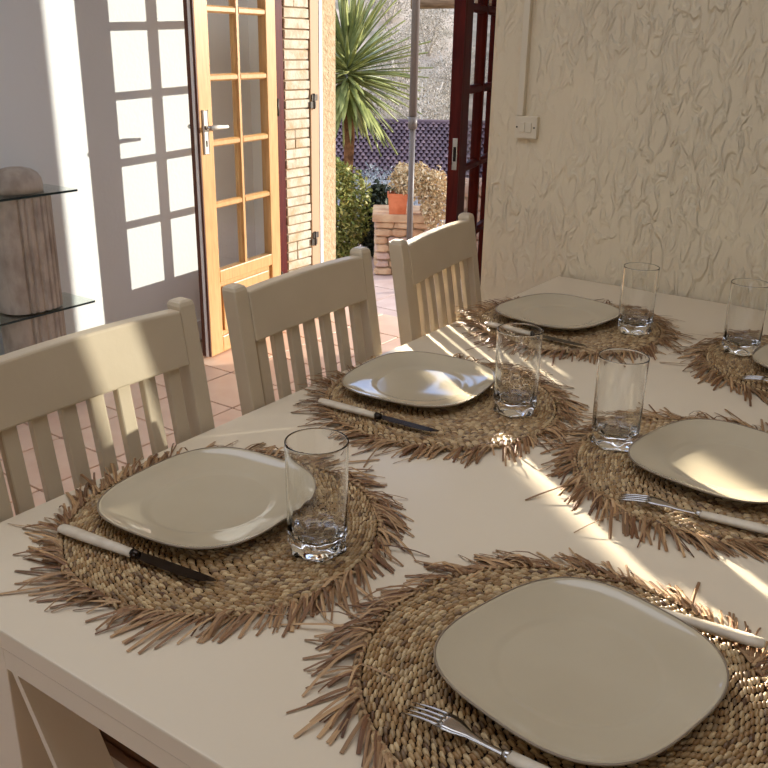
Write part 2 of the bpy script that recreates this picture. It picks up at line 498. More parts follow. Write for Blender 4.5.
# ---------------------------------------------------------------- glazed door leaves
LW, LH, LT = 0.60, 2.17, 0.046
ST = 0.092
ROWS = [0.70, 0.972, 1.247, 1.522, 1.797]
def door_leaf(name, loc, rz, wood, label, handed, edge_mats=True):
    """local: x from free edge (0) to hinge (LW); y is thickness; visible face at -y"""
    root = empty(name, loc, rz, kind='structure', label=label, cat='door')
    h = LT / 2
    MB().box((0, -h, 0.008), (ST, h, LH)).build('stile', wood, root, bevel=0.004)
    MB().box((LW - 0.080, -h, 0.008), (LW, h, LH)).build('stile', wood, root, bevel=0.004)
    MB().box((ST, -h, 0.345), (LW - 0.080, h, 0.402)).build('lock_rail', wood, root, bevel=0.004)
    MB().box((ST, -h, 0.008), (LW - 0.080, h, 0.085)).build('bottom_rail', wood, root, bevel=0.004)
    MB().box((ST, -h, 2.075), (LW - 0.080, h, LH)).build('top_rail', wood, root, bevel=0.004)
    pn = MB().box((ST, -0.010, 0.085), (LW - 0.080, 0.010, 0.345)).build('kick_panel', wood, root)
    MB().box((ST + 0.022, -0.019, 0.107), (LW - 0.102, -0.009, 0.323)).build('raised_field', wood, pn, bevel=0.006)
    MB().box((ST + 0.022, 0.009, 0.107), (LW - 0.102, 0.019, 0.323)).build('raised_field', wood, pn, bevel=0.006)
    xa, xb = ST, LW - 0.080
    xm = (xa + xb) / 2
    mr = MB()
    mr.prism([(xm - 0.015, -0.008), (xm - 0.008, -0.019), (xm + 0.008, -0.019), (xm + 0.015, -0.008), (xm + 0.015, 0.008), (xm + 0.008, 0.019), (xm - 0.008, 0.019), (xm - 0.015, 0.008)], 0.402, 2.075)
    mr.build('muntin', wood, root)
    for z in ROWS:
        m = MB()
        prof = [(-0.008, z - 0.015), (-0.019, z - 0.008), (-0.019, z + 0.008), (-0.008, z + 0.015), (0.008, z + 0.015), (0.019, z + 0.008), (0.019, z - 0.008), (0.008, z - 0.015)]
        for x0, x1 in ((xa, xm - 0.014), (xm + 0.014, xb)):
            vs = [(x0, y, q) for y, q in prof] + [(x1, y, q) for y, q in prof]
            n = 8
            fs = [tuple(range(n)), tuple(range(2 * n - 1, n - 1, -1))] + [(k, n + k, n + (k + 1) % n, (k + 1) % n) for k in range(n)]
            m.add(vs, fs)
        m.build('muntin', wood, root)
    zs = [0.402] + ROWS + [2.075]
    for i in range(6):
        for x0, x1 in ((xa, xm), (xm, xb)):
            MB().add([(x0, 0, zs[i]), (x1, 0, zs[i]), (x1, 0, zs[i + 1]), (x0, 0, zs[i + 1])], [(0, 1, 2, 3)]).build('pane', M['pane'], root)
    return root

# left leaf: free edge (-2.962, 2.807), opened about 83 degrees
A1 = R(90 + 8.0)
leaf1 = door_leaf('door_1', (-2.962, 2.807, 0), A1, M['honey'], 'honey varnished glazed door leaf standing open against the white wall', 1)
# seen face is local -y for this rotation (pointing to +X)
ed = MB().box((-0.006, -0.023, 0.01), (0.0, -0.012, LH)).build('edge_strip', M['dkbrown'], leaf1)
MB().box((-0.010, -0.012, 0.01), (0.0, 0.002, LH)).build('weather_seal', M['seal'], leaf1)
MB().box((-0.008, 0.002, 0.01), (0.0, 0.023, LH)).build('edge_strip', M['dkbrown'], leaf1)
for s in (-1, 1):
    hd = MB().box((0.020, s * 0.023, 0.935), (0.050, s * 0.029, 1.115), bevel=0.003).build('handle_plate', M['brass'], leaf1)
    MB().tube([(0.035, s * 0.028, 1.045), (0.035, s * 0.058, 1.045)], 0.010, 12).build('handle_neck', M['steel'], hd)
    MB().tube([(0.031, s * 0.058, 1.045), (0.08, s * 0.062, 1.046), (0.15, s * 0.060, 1.043)], [0.010, 0.009, 0.006], 10).build('lever', M['brass'], hd)
    MB().box((0.031, s * 0.029, 0.965), (0.039, s * 0.0305, 0.990)).build('keyhole', M['dark'], hd)
for zz in (0.25, 1.1, 1.95):
    MB().tube([(LW + 0.006, -0.020, zz - 0.04), (LW + 0.006, -0.020, zz + 0.04)], 0.008, 10).build('hinge', M['iron'], leaf1)

# right leaf: free edge about (-1.69, 2.85), opened past square
A2 = R(90 + 15)
leaf2 = door_leaf('door_2', (OX1 + 0.600 * math.sin(R(15)) - 0.004, YD - 0.6 * math.cos(R(15)) - 0.012, 0), A2, M['maroon'], 'dark maroon glazed door leaf beside the plaster corner', -1)
MB().box((-0.014, -0.023, 0.01), (0.0, 0.010, LH)).build('rebate_strip', M['maroon'], leaf2)
lp = MB().box((-0.017, -0.016, 0.98), (-0.0138, 0.002, 1.09), bevel=0.001).build('lock_plate', M['steel'], leaf2)
MB().box((-0.018, -0.012, 1.01), (-0.0168, -0.002, 1.06)).build('latch_slot', M['dark'], lp)

# ---------------------------------------------------------------- added area lamps standing in for sun reflected off the open leaf's panes
mw = leaf1.matrix_basis
nrm = Vector((math.sin(A1), -math.cos(A1), 0)).normalized()      # outward normal of the seen face
refl = (SUN_V - 2 * SUN_V.dot(nrm) * nrm).normalized()
ca, sa = math.cos(A1), math.sin(A1)
zs = [0.402] + ROWS + [2.075]
cosi = abs(refl.dot(nrm))
xs = (ST, (ST + LW - 0.08) / 2, LW - 0.08)
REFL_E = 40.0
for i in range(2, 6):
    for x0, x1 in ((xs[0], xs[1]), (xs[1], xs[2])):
        la = bpy.data.lights.new('pane_glint_lamp', 'AREA')
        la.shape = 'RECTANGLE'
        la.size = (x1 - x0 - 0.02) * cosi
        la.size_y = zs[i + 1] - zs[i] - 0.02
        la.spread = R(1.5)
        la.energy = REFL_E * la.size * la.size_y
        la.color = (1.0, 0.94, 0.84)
        lo = bpy.data.objects.new('pane_glint_lamp', la)
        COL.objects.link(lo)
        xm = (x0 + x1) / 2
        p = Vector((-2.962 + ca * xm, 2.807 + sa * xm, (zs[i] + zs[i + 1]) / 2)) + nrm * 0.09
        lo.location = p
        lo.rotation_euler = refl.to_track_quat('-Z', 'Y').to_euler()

# ---------------------------------------------------------------- wall switch and conduit
sw = empty('light_switch', (-1.237, YW, 1.175), label='ivory double rocker switch on the plaster wall', cat='switch')
MB().box((-0.036, -0.018, -0.032), (0.036, 0.002, 0.032), bevel=0.004).build('switch_plate', M['switch'], sw)
for dx in (-0.011, 0.011):
    MB().box((dx - 0.009, -0.022, -0.014), (dx + 0.009, -0.017, 0.014), bevel=0.002).build('rocker', M['switch'], sw)
for dx in (-0.028, 0.028):
    MB().tube([(dx, -0.0178, 0), (dx, -0.0195, 0)], 0.0025, 8).build('screw', M['dark'], sw)
cd = MB().box((-0.010, -0.020, 0.0), (0.010, 0.002, CEIL - 1.207), bevel=0.003)
cd.build('cable_conduit', M['switch'], label='painted cable conduit rising from the wall switch', cat='conduit', loc=(-1.258, YW, 1.207))

# ================================================================ TABLE
TX0, TX1, TY0, TY1, TZ = -1.093, -0.11, 0.469, 2.488, 0.75
tab = empty('dining_table', ((TX0 + TX1) / 2, (TY0 + TY1) / 2, 0), label='long cream lacquered dining table set for six', cat='table')
def tl(p):
    return (p[0] - (TX0 + TX1) / 2, p[1] - (TY0 + TY1) / 2, p[2])
MB().box(tl((TX0, TY0, 0.7225)), tl((TX1, TY1, TZ))).build('tabletop', M['tablew'], tab, bevel=0.0025)
LEGW = 0.224
MB().box(tl((TX0 + LEGW + 0.001, TY0 + 0.001, 0.694)), tl((TX1 - LEGW - 0.001, TY0 + 0.03, 0.7225))).build('apron', M['tablew'], tab)
MB().box(tl((TX0 + LEGW + 0.001, TY1 - 0.03, 0.694)), tl((TX1 - LEGW - 0.001, TY1 - 0.001, 0.7225))).build('apron', M['tablew'], tab)
MB().box(tl((TX0 + 0.001, TY0 + 0.05, 0.694)), tl((TX0 + 0.03, TY1 - 0.05, 0.7225))).build('apron', M['tablew'], tab)
MB().box(tl((TX1 - 0.03, TY0 + 0.05, 0.694)), tl((TX1 - 0.001, TY1 - 0.05, 0.7225))).build('apron', M['tablew'], tab)
for x0 in (TX0 + 0.001, TX1 - LEGW - 0.001):
    for y0 in (TY0 + 0.001, TY1 - 0.051):
        MB().box(tl((x0, y0, 0)), tl((x0 + LEGW, y0 + 0.05, 0.7225))).build('leg', M['tablew'], tab, bevel=0.0015)
for sgn, xc in ((1, TX0 + LEGW), (-1, TX1 - LEGW)):
    for y0 in (TY0 + 0.006, TY1 - 0.046):
        zt, dx = 0.692, 0.37
        vs = []
        for y in (y0, y0 + (0.065 if y0 < 1 else -0.06)):
            vs += [tl((xc, y, zt)), tl((xc + sgn * 0.011, y, zt)), tl((xc + sgn * (0.011 + dx), y, 0.0)), tl((xc + sgn * dx, y, 0.0))]
        fs = [(0, 1, 2, 3), (4, 7, 6, 5), (0, 4, 5, 1), (1, 5, 6, 2), (2, 6, 7, 3), (3, 7, 4, 0)]
        MB().add(vs, fs).build('brace', M['tablew'], tab)

# ================================================================ CHAIRS
def make_chair(loc, label, rz=0.0):
    """local: +x towards the table, y across, origin on the floor below the back"""
    c = empty('dining_chair', loc, rz, label=label, cat='chair', group='cream slatted chairs along the table')
    W = 0.224
    def bx(z):      # back centre line
        return 0.0 + (0.75 - z) * 0.155 if z >= 0.45 else 0.0465 - (0.45 - z) * 0.10
    for s in (-1, 1):
        lp = []
        zs_ = [0.0, 0.20, 0.45, 0.6, 0.75, 0.90, 0.969, 0.975, 0.978]
        for z in zs_:
            hw = 0.0175 if z < 0.97 else (0.0155 if z < 0.978 else 0.011)
            hd = 0.017 if z < 0.97 else (0.015 if z < 0.978 else 0.010)
            x = bx(z)
            y = s * (W - 0.0195)
            lp.append([(x - hd, y - hw, z), (x + hd, y - hw, z), (x + hd, y + hw, z), (x - hd, y + hw, z)])
        MB().loops(lp, True, True, smooth=False).build('back_post', M['chairw'], c, bevel=0.003)
    # top rail, arched, a little proud of the posts
    n = 16
    pf = []
    yw = W - 0.037
    for i in range(n + 1):
        y = -yw + 2 * yw * i / n
        t = y / yw
        zt = 0.964 + 0.004 * (1 - t * t)
        zb = 0.868
        bow = -0.004 * (1 - t * t)
        xt, xb = bx(zt) + bow, bx(zb) + bow
        pf.append([(xt - 0.008, y, zt), (xt + 0.0185, y, zt), (xb + 0.0185, y, zb), (xb - 0.008, y, zb)])
    MB().loops(pf, True, True, smooth=False).build('top_rail', M['chairw'], c, bevel=0.004)
    xl_ = bx(0.53)
    MB().box((xl_ - 0.012, -yw, 0.505), (xl_ + 0.012, yw, 0.555)).build('lower_rail', M['chairw'], c, bevel=0.003)
    for k in range(7):
        y = -0.159 + k * 0.053
        t = y / yw
        bow = -0.004 * (1 - t * t)
        sl = []
        for z, q in ((0.550, 0.0), (0.70, 0.7), (0.872, 1.0)):
            x = bx(z) + bow * q
            sl.append([(x - 0.007, y - 0.0140, z), (x + 0.007, y - 0.0140, z), (x + 0.007, y + 0.0140, z), (x - 0.007, y + 0.0140, z)])
        MB().loops(sl, True, True, smooth=False).build('slat', M['chairw'], c, bevel=0.003)
    for s in (-1, 1):
        MB().box((0.43, s * (W - 0.02) - 0.02, 0.0), (0.47, s * (W - 0.02) + 0.02, 0.44)).build('front_leg', M['chairw'], c, bevel=0.004)
        MB().box((0.07, s * (W - 0.02) - 0.012, 0.395), (0.43, s * (W - 0.02) + 0.012, 0.44)).build('seat_rail', M['chairw'], c, bevel=0.003)
        MB().box((0.05, s * (W - 0.02) - 0.010, 0.16), (0.44, s * (W - 0.02) + 0.010, 0.19)).build('stretcher', M['chairw'], c)
    MB().box((0.435, -W + 0.04, 0.395), (0.465, W - 0.04, 0.44)).build('seat_rail', M['chairw'], c, bevel=0.003)
    st = MB()
    for k in range(34):
        y = -W + 0.008 + k * (2 * W - 0.016) / 33
        st.tube([(0.062, y, 0.452), (0.27, y, 0.446), (0.475, y, 0.452)], 0.0072, 6)
    st.build('rush_seat', M['rush'], c, kind='stuff')
    return c
make_chair((-1.122, 0.833, 0), 'cream slatted chair nearest the viewer, its top rail lit by a sun patch')
make_chair((-1.125, 1.372, 0), 'cream slatted chair in the middle of the row, in front of the honey door', R(2.0))
make_chair((-1.143, 1.905, 0), 'cream slatted chair at the plaster wall end of the table', R(8.0))

# ================================================================ PLACE SETTINGS
MATZ = 0.75
MR = 0.224
def weave_mesh(seed):
    rnd = random.Random(seed)
    m = MB()
    r = 0.010
    ring = 0
    while r < MR - 0.006:
        n = max(5, int(2 * math.pi * r / 0.0122))
        off = rnd.uniform(0, 0.25) * 2 * math.pi / n + (ring % 2) * 0.5 * math.pi / n
        for k in range(n):
            a = off + 2 * math.pi * k / n + rnd.uniform(-0.06, 0.06) * 2 * math.pi / n
            L = 2 * math.pi * r / n * 0.60 * rnd.uniform(0.92, 1.1)
            wd_ = 0.0027 * rnd.uniform(0.85, 1.1)
            hz = 0.0044 * rnd.uniform(0.8, 1.15)
            tw = R(17 + rnd.uniform(-8, 8))
            c = Vector((r * math.cos(a), r * math.sin(a), 0.0036))
            tx = Vector((-math.sin(a), math.cos(a), 0))
            nx = Vector((math.cos(a), math.sin(a), 0))
            d = tx * math.cos(tw) + nx * math.sin(tw)
            s = nx * math.cos(tw) - tx * math.sin(tw)
            vs, fs = [], []
            for q, sc, lift in ((-1, 0.35, -0.0022), (-0.55, 0.9, 0.0004), (0.1, 1.0, 0.0008), (0.65, 0.8, 0.0), (1, 0.3, -0.0022)):
                for y, zz in ((-1, 0.0), (-0.55, 0.8), (0.55, 0.8), (1, 0.0)):
                    vs.append(c + d * (q * L) + s * (y * wd_ * sc) + Vector((0, 0, zz * hz * sc + lift)))
            for i in range(4):
                for j in range(3):
                    fs.append((i * 4 + j, i * 4 + j + 1, (i + 1) * 4 + j + 1, (i + 1) * 4 + j))
            m.add(vs, fs, True)
        r += 0.0050
        ring += 1
    return m.mesh('woven_disc', M['straw'])

def rim_mesh(seed):
    rnd = random.Random(seed)
    m = MB()
    n = 118
    for k in range(n):
        a = 2 * math.pi * k / n
        for side in (-1, 1):
            c = Vector(((MR + side * 0.0018) * math.cos(a), (MR + side * 0.0018) * math.sin(a), 0.0055))
            tx = Vector((-math.sin(a), math.cos(a), 0))
            nx = Vector((math.cos(a), math.sin(a), 0))
            d = (tx + nx * 0.5 * side).normalized()
            m.tube([c - d * 0.0078 - Vector((0, 0, 0.003)), c + Vector((0, 0, 0.0012)), c + d * 0.0078 - Vector((0, 0, 0.003))], [0.0012, 0.0030, 0.0012], 6)
    return m.mesh('braided_rim', M['strawrim'])

def fringe_mesh(seed, skew, nb=460):
    rnd = random.Random(seed)
    m = MB()
    nclump = 64
    clumps = [(2 * math.pi * (k + rnd.uniform(-0.4, 0.4)) / nclump, R(skew + rnd.gauss(0, 13)), rnd.uniform(0.65, 1.15)) for k in range(nclump)]
    for i in range(nb):
        ca_, sk, lf = clumps[i % nclump]
        a = ca_ + rnd.gauss(0, 0.05)
        dirA = a + sk + rnd.gauss(0, 0.10)
        L = rnd.uniform(0.030, 0.080) * lf
        if rnd.random() < 0.06:
            L *= 1.5
            dirA += rnd.gauss(0, 0.5)
        wdt = rnd.uniform(0.0010, 0.0027)
        p = Vector(((MR - 0.004) * math.cos(a), (MR - 0.004) * math.sin(a), rnd.uniform(0.003, 0.008)))
        bend = rnd.gauss(0, 0.05)
        top = rnd.uniform(0.0, 0.006) if rnd.random() < 0.85 else rnd.uniform(0.006, 0.018)
        pts, rad = [], []
        for q in range(5):
            t = q / 4
            dd = Vector((math.cos(dirA + bend * t), math.sin(dirA + bend * t), 0))
            zz = p.z * (1 - t) + 0.0016 * t + top * math.sin(math.pi * min(1, t * 0.95 + 0.05)) * 0.9
            pts.append((p.x + dd.x * L * t, p.y + dd.y * L * t, max(0.0012, zz)))
            rad.append(wdt * (1.0, 1.05, 1.0, 1.0, 0.9)[q])
        m.tube(pts, rad, 4, True, False, 0.28)
    return m.mesh('straw_fringe', M['fringe'])

weaves = [weave_mesh(1), weave_mesh(2)]
rimm = rim_mesh(3)
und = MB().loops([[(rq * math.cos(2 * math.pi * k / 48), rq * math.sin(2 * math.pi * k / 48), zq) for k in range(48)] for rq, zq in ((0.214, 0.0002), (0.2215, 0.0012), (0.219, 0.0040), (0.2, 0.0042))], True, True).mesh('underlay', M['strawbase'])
def place_mat(x, y, seed, skew, label):
    o = empty('woven_placemat', (x, y, MATZ), R(seed * 47), label=label, cat='placemat', group='round seagrass placemats on the table')
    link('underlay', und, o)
    link('woven_disc', weaves[seed % 2], o, kind='stuff')
    link('braided_rim', rimm, o, kind='stuff')
    link('straw_fringe', fringe_mesh(seed + 20, skew), o, kind='stuff')
    # a few long loose straws that stand out
    rnd = random.Random(seed + 90)
    for k in range(5):
        a = rnd.uniform(0, 2 * math.pi)
        dr = a + R(skew) + rnd.gauss(0, 0.6)
        L = rnd.uniform(0.06, 0.10)
        px, py = MR * math.cos(a), MR * math.sin(a)
        b = rnd.gauss(0, 0.4)
        pts = [(px + L * t * math.cos(dr + b * t), py + L * t * math.sin(dr + b * t), 0.007 * (1 - t) + 0.0015) for t in (0, 0.35, 0.7, 1)]
        MB().tube(pts, [0.0014, 0.0013, 0.0011, 0.0006], 4, True, True, 0.6).build('loose_straw', M['fringe'], o)
    return o
place_mat(-0.829, 0.800, 1, -46, 'round seagrass placemat with straw fringe on the near table corner')
place_mat(-0.832, 1.395, 2, -36, 'round seagrass placemat before the middle chair, under the plate reflecting blue sky')
place_mat(-0.849, 2.020, 3, -25, 'round seagrass placemat at the far plaster wall corner chair')
place_mat(-0.296, 0.776, 4, 52, 'round seagrass placemat largest in the foreground under the big plate')
place_mat(-0.312, 1.392, 5, 44, 'round seagrass placemat with sunlit fringe under the plate with a light patch')
place_mat(-0.290, 2.040, 6, 42, 'round seagrass placemat cut by the picture edge near the plaster wall')

PA, PB_ = 0.137, 0.145
PROF = [(0.44, 0.000, 2.2), (0.49, 0.0, 2.2), (0.52, 0.004, 2.3), (0.78, 0.0085, 2.7), (0.95, 0.0165, 3.0), (1.0, 0.0205, 2.9), (1.004, 0.0222, 2.9)]
PROF_IN = [(0.985, 0.0226, 2.9), (0.955, 0.0206, 3.05), (0.88, 0.0158, 2.9), (0.78, 0.0118, 2.6), (0.69, 0.0098, 2.3), (0.655, 0.0090, 2.1), (0.635, 0.0074, 2.02), (0.60, 0.0068, 2.0), (0.3, 0.0066, 2.0), (0.05, 0.0066, 2.0)]
def sq_loop(s, z, n, cnt=96):
    out = []
    for k in range(cnt):
        t = 2 * math.pi * k / cnt
        c_, s_ = math.cos(t), math.sin(t)
        x = PA * s * math.copysign(abs(c_) ** (2 / n), c_)
        y = PB_ * s * math.copysign(abs(s_) ** (2 / n), s_)
        # slightly hand-made outline
        wob = 1 + 0.010 * math.cos(3 * t + 0.6)
        out.append((x * wob, y * wob, z))
    return out
plate_me = MB().loops([sq_loop(s, z, n) for s, z, n in PROF + PROF_IN], True, True).mesh('plate_body', M['glaze'])
rim_me = MB().loops([sq_loop(s, z, n) for s, z, n in ((1.0035, 0.0208, 2.9), (1.008, 0.0216, 2.9), (1.008, 0.0228, 2.9), (0.999, 0.0235, 2.9), (0.991, 0.0230, 2.9))], close=True).mesh('rim_line', M['rimline'])
PZ = 0.7572
def plate(x, y, rz, label):
    o = empty('dinner_plate', (x, y, PZ), rz, label=label, cat='plate', group='squared stoneware plates on the placemats')
    link('plate_body', plate_me, o)
    link('rim_line', rim_me, o)
plate(-0.877, 0.822, 0.062, 'beige stoneware plate in front of the nearest chair, with ivory knife beside')
plate(-0.900, 1.421, 0.085, 'beige stoneware plate reflecting blue sky before the middle chair')
plate(-0.891, 2.044, -0.16, 'beige stoneware plate farthest along the chair side, beside the plaster wall')
plate(-0.283, 0.791, -0.24, 'largest beige stoneware plate in the foreground with fork beneath its rim')
plate(-0.301, 1.414, -0.18, 'beige stoneware plate with a sun patch across it')
plate(-0.266, 2.045, -0.12, 'beige stoneware plate cut off by the picture edge')

# tumblers
GR, GH = 0.0405, 0.160
def ring(r, z, n=48, fl=0.0, nf=12, ph=0.0):
    return [((r + fl * math.cos(nf * 2 * math.pi * k / n + ph)) * math.cos(2 * math.pi * k / n), (r + fl * math.cos(nf * 2 * math.pi * k / n + ph)) * math.sin(2 * math.pi * k / n), z) for k in range(n)]
def octa(r, z, n=48, sides=6, mixf=1.0, ph=0.0):
    out = []
    for k in range(n):
        t = 2 * math.pi * k / n
        seg = 2 * math.pi / sides
        tt = ((t + ph) % seg) - seg / 2
        rp = r * math.cos(seg / 2) / math.cos(tt) * 1.05
        q = r * (1 - mixf) + rp * mixf
        out.append((q * math.cos(t), q * math.sin(t), z))
    return out
glass_me = MB().loops([octa(GR - 0.007, 0.0004), octa(GR - 0.002, 0.002), octa(GR - 0.0005, 0.008), octa(GR - 0.0015, 0.015, mixf=0.9, ph=0.52), octa(GR, 0.021, mixf=0.5, ph=0.52), ring(GR, 0.028), ring(GR + 0.0002, 0.045),
    ring(GR + 0.0006, 0.09), ring(GR + 0.0012, GH - 0.006), ring(GR + 0.0013, GH - 0.0030), ring(GR + 0.0013, GH - 0.0012), ring(GR + 0.0010, GH - 0.0003), ring(GR + 0.0004, GH), ring(GR - 0.0002, GH - 0.0003), ring(GR - 0.0005, GH - 0.0012), ring(GR - 0.0005, GH - 0.0030), ring(GR - 0.0006, GH - 0.006),
    ring(GR - 0.0012, 0.10), ring(GR - 0.0014, 0.075), ring(GR - 0.0018, 0.055, fl=0.0003), ring(GR - 0.0026, 0.040, fl=0.0006, ph=0.4), ring(GR - 0.0038, 0.032, fl=0.0009, ph=0.8), ring(GR - 0.008, 0.026, fl=0.0018, nf=12, ph=0.8), ring(GR - 0.018, 0.021, fl=0.0022, nf=6, ph=1.5), ring(0.006, 0.019)], True, True).mesh('glass_body', M['glassbase'])
def tumbler(x, y, rz, label, z=0.7585):
    o = empty('tumbler', (x, y, z), rz, label=label, cat='glass', group='clear highball tumblers on the placemats')
    link('glass_body', glass_me, o)
tumbler(-0.676, 0.822, 0.3, 'tall clear tumbler in front of the nearest plate')
tumbler(-0.692, 1.425, 0.8, 'tall clear tumbler beside the plate reflecting blue sky')
tumbler(-0.696, 2.055, 0.1, 'tall clear tumbler beside the farthest chair side plate')
tumbler(-0.485, 1.398, 0.5, 'tall clear tumbler at the sunlit placemat, beside the sun patched plate')
tumbler(-0.448, 2.058, 0.9, 'tall clear tumbler near the picture edge by the plaster wall')

# cutlery ---------------------------------------------------------
def lf(a, b):
    d = Vector(b) - Vector(a)
    return math.atan2(d.y, d.x)
def knife(tail, tip, label, z=0.7605):
    """local x runs from handle end to blade tip"""
    L = (Vector(tip) - Vector(tail)).length
    o = empty('table_knife', (tail[0], tail[1], z), lf(tail, tip), label=label, cat='knife', group='ivory handled table knives')
    hl = L * 0.50
    lp = []
    for x, w_, h_ in ((0.0, 0.005, 0.003), (0.003, 0.0085, 0.0052), (0.02, 0.0098, 0.006), (hl * 0.6, 0.0088, 0.0058), (hl, 0.0072, 0.005)):
        lp.append([(x, w_ * math.cos(2 * math.pi * k / 12), 0.006 + h_ * math.sin(2 * math.pi * k / 12)) for k in range(12)])
    MB().loops(lp, True, True).build('handle', M['ivory'], o)
    MB().tube([(hl - 0.001, 0, 0.006), (hl + 0.010, 0, 0.006)], [0.0070, 0.0055], 12).build('ferrule', M['dksteel'], o)
    bl = []
    b0 = hl + 0.008
    for x, y0, y1, t in ((b0, -0.0060, 0.0060, 0.0014), (b0 + 0.02, -0.0085, 0.0078, 0.0012), (L * 0.82, -0.0095, 0.0078, 0.0010), (L * 0.93, -0.0070, 0.0076, 0.0009), (L * 0.985, 0.0000, 0.0066, 0.0007), (L, 0.0035, 0.0050, 0.0005)):
        bl.append([(x, y0, 0.006 - 0.0002), (x, y1, 0.006 - t), (x, y1, 0.006 + t), (x, y0, 0.006 + 0.0002)])
    MB().loops(bl, True, True, smooth=False).build('blade', M['dksteel'], o)
    return o
knife((-0.986, 0.641), (-0.720, 0.671), 'ivory handled table knife on the placemat at the near table corner')
knife((-1.000, 1.225), (-0.744, 1.237), 'ivory handled table knife beside the plate reflecting blue sky')
knife((-1.000, 1.866), (-0.735, 1.850), 'ivory handled table knife beside the farthest chair side plate')
knife((-0.128, 0.955), (-0.392, 0.930), 'ivory handled table knife behind the big foreground plate, handle in the sun')

def fork(tip, tail, label, z=0.7600):
    L = (Vector(tip) - Vector(tail)).length
    o = empty('table_fork', (tip[0], tip[1], z), lf(tip, tail), label=label, cat='fork', group='ivory handled table forks')
    def curve(x):
        return 0.0025 + 0.010 * math.sin(min(1.0, x / 0.085) * math.pi) * 0.55 + (0.0035 if x > 0.085 else 0.0035 * x / 0.085)
    hd = MB()
    for i in range(4):
        y = -0.0096 + i * 0.0064
        pts = [(x, y, curve(x)) for x in (0.0, 0.012, 0.024, 0.036, 0.044)]
        hd.tube(pts, [0.0007, 0.0013, 0.0016, 0.0018, 0.0021], 6)
    lp = []
    for x, w_ in ((0.040, 0.0118), (0.050, 0.0124), (0.060, 0.0110), (0.072, 0.0062), (0.086, 0.0036), (0.108, 0.0032), (0.118, 0.0040)):
        zc = curve(x)
        t = 0.0012 if x < 0.07 else 0.0022
        lp.append([(x, -w_, zc + 0.0006), (x, -w_ * 0.5, zc - t), (x, w_ * 0.5, zc - t), (x, w_, zc + 0.0006), (x, w_ * 0.5, zc + t * 0.6), (x, -w_ * 0.5, zc + t * 0.6)])
    hd.loops(lp, True, True)
    hd.build('fork_head', M['steel'], o)
    MB().tube([(0.112, 0, 0.006), (0.120, 0, 0.006)], [0.0045, 0.0058], 12).build('ferrule', M['steel'], o)
    lp = []
    for x, w_, h_ in ((0.119, 0.0070, 0.005), (0.15, 0.0085, 0.0058), (L - 0.02, 0.0098, 0.006), (L - 0.003, 0.0085, 0.0052), (L, 0.005, 0.003)):
        lp.append([(x, w_ * math.cos(2 * math.pi * k / 12), 0.0065 + h_ * math.sin(2 * math.pi * k / 12)) for k in range(12)])
    MB().loops(lp, True, True).build('handle', M['ivory'], o)
    return o
fork((-0.402, 0.630), (-0.175, 0.626), 'steel fork with ivory handle under the rim of the big foreground plate')
fork((-0.400, 1.205), (-0.172, 1.232), 'steel fork with ivory handle beside the sun patched plate')
fork((-0.395, 1.868), (-0.168, 1.880), 'steel fork with ivory handle at the placemat cut by the picture edge')

# ================================================================ TRAVERTINE SHELF STAND
es = empty('shelf_stand', (-3.10, 2.01, 0), label='travertine column stand with clear glass shelves against the white wall', cat='shelf')
def col_loop(z, s=1.0, n=180):
    out = []
    for k in range(n):
        t = 2 * math.pi * k / n
        # half-round faces with flutes on the side turned to the door
        c_, s_ = math.cos(t), math.sin(t)
        x = 0.095 * s * math.copysign(abs(c_) ** 0.8, c_)
        y = 0.120 * s * math.copysign(abs(s_) ** 0.8, s_)
        deg = math.degrees(t) % 360
        fl = 0.0
        dg = (deg + 40) % 360
        if 10 < dg < 170:
            fl = 0.011 * max(0.0, math.cos((dg - 10) / 160 * 13 * 2 * math.pi + math.pi))
        q = 1 - fl / 0.11
        out.append((x * q, y * q, z))
    return out
MB().box((-0.105, -0.21, 0.0), (0.13, 0.19, 0.11)).build('plinth', M['travertine'], es, bevel=0.008)
MB().loops([col_loop(0.11), col_loop(0.386)], True, True, smooth=False).build('column', M['travertine'], es)
MB().loops([col_loop(0.402), col_loop(0.838)], True, True, smooth=False).build('column', M['travertine'], es)
def dome_loop(z, s):
    return [(0.090 * s * math.cos(2 * math.pi * k / 40), 0.108 * s * math.sin(2 * math.pi * k / 40), z) for k in range(40)]
MB().loops([dome_loop(0.852, 0.93), dome_loop(0.875, 0.94), dome_loop(0.900, 0.90), dome_loop(0.920, 0.78), dome_loop(0.934, 0.58), dome_loop(0.941, 0.32), dome_loop(0.943, 0.05)], True, True).build('dome_cap', M['travertine'], es)
for z0, y1 in ((0.388, 0.226), (0.840, 0.196)):
    g = MB()
    g.box((-0.10, -0.62, z0), (0.10, y1, z0 + 0.010))
    gs = g.build('glass_shelf', M['shelfglass'], es)
    MB().box((0.100, -0.62, z0 + 0.001), (0.1008, y1, z0 + 0.009)).build('polished_edge', M['shelfedge'], gs)

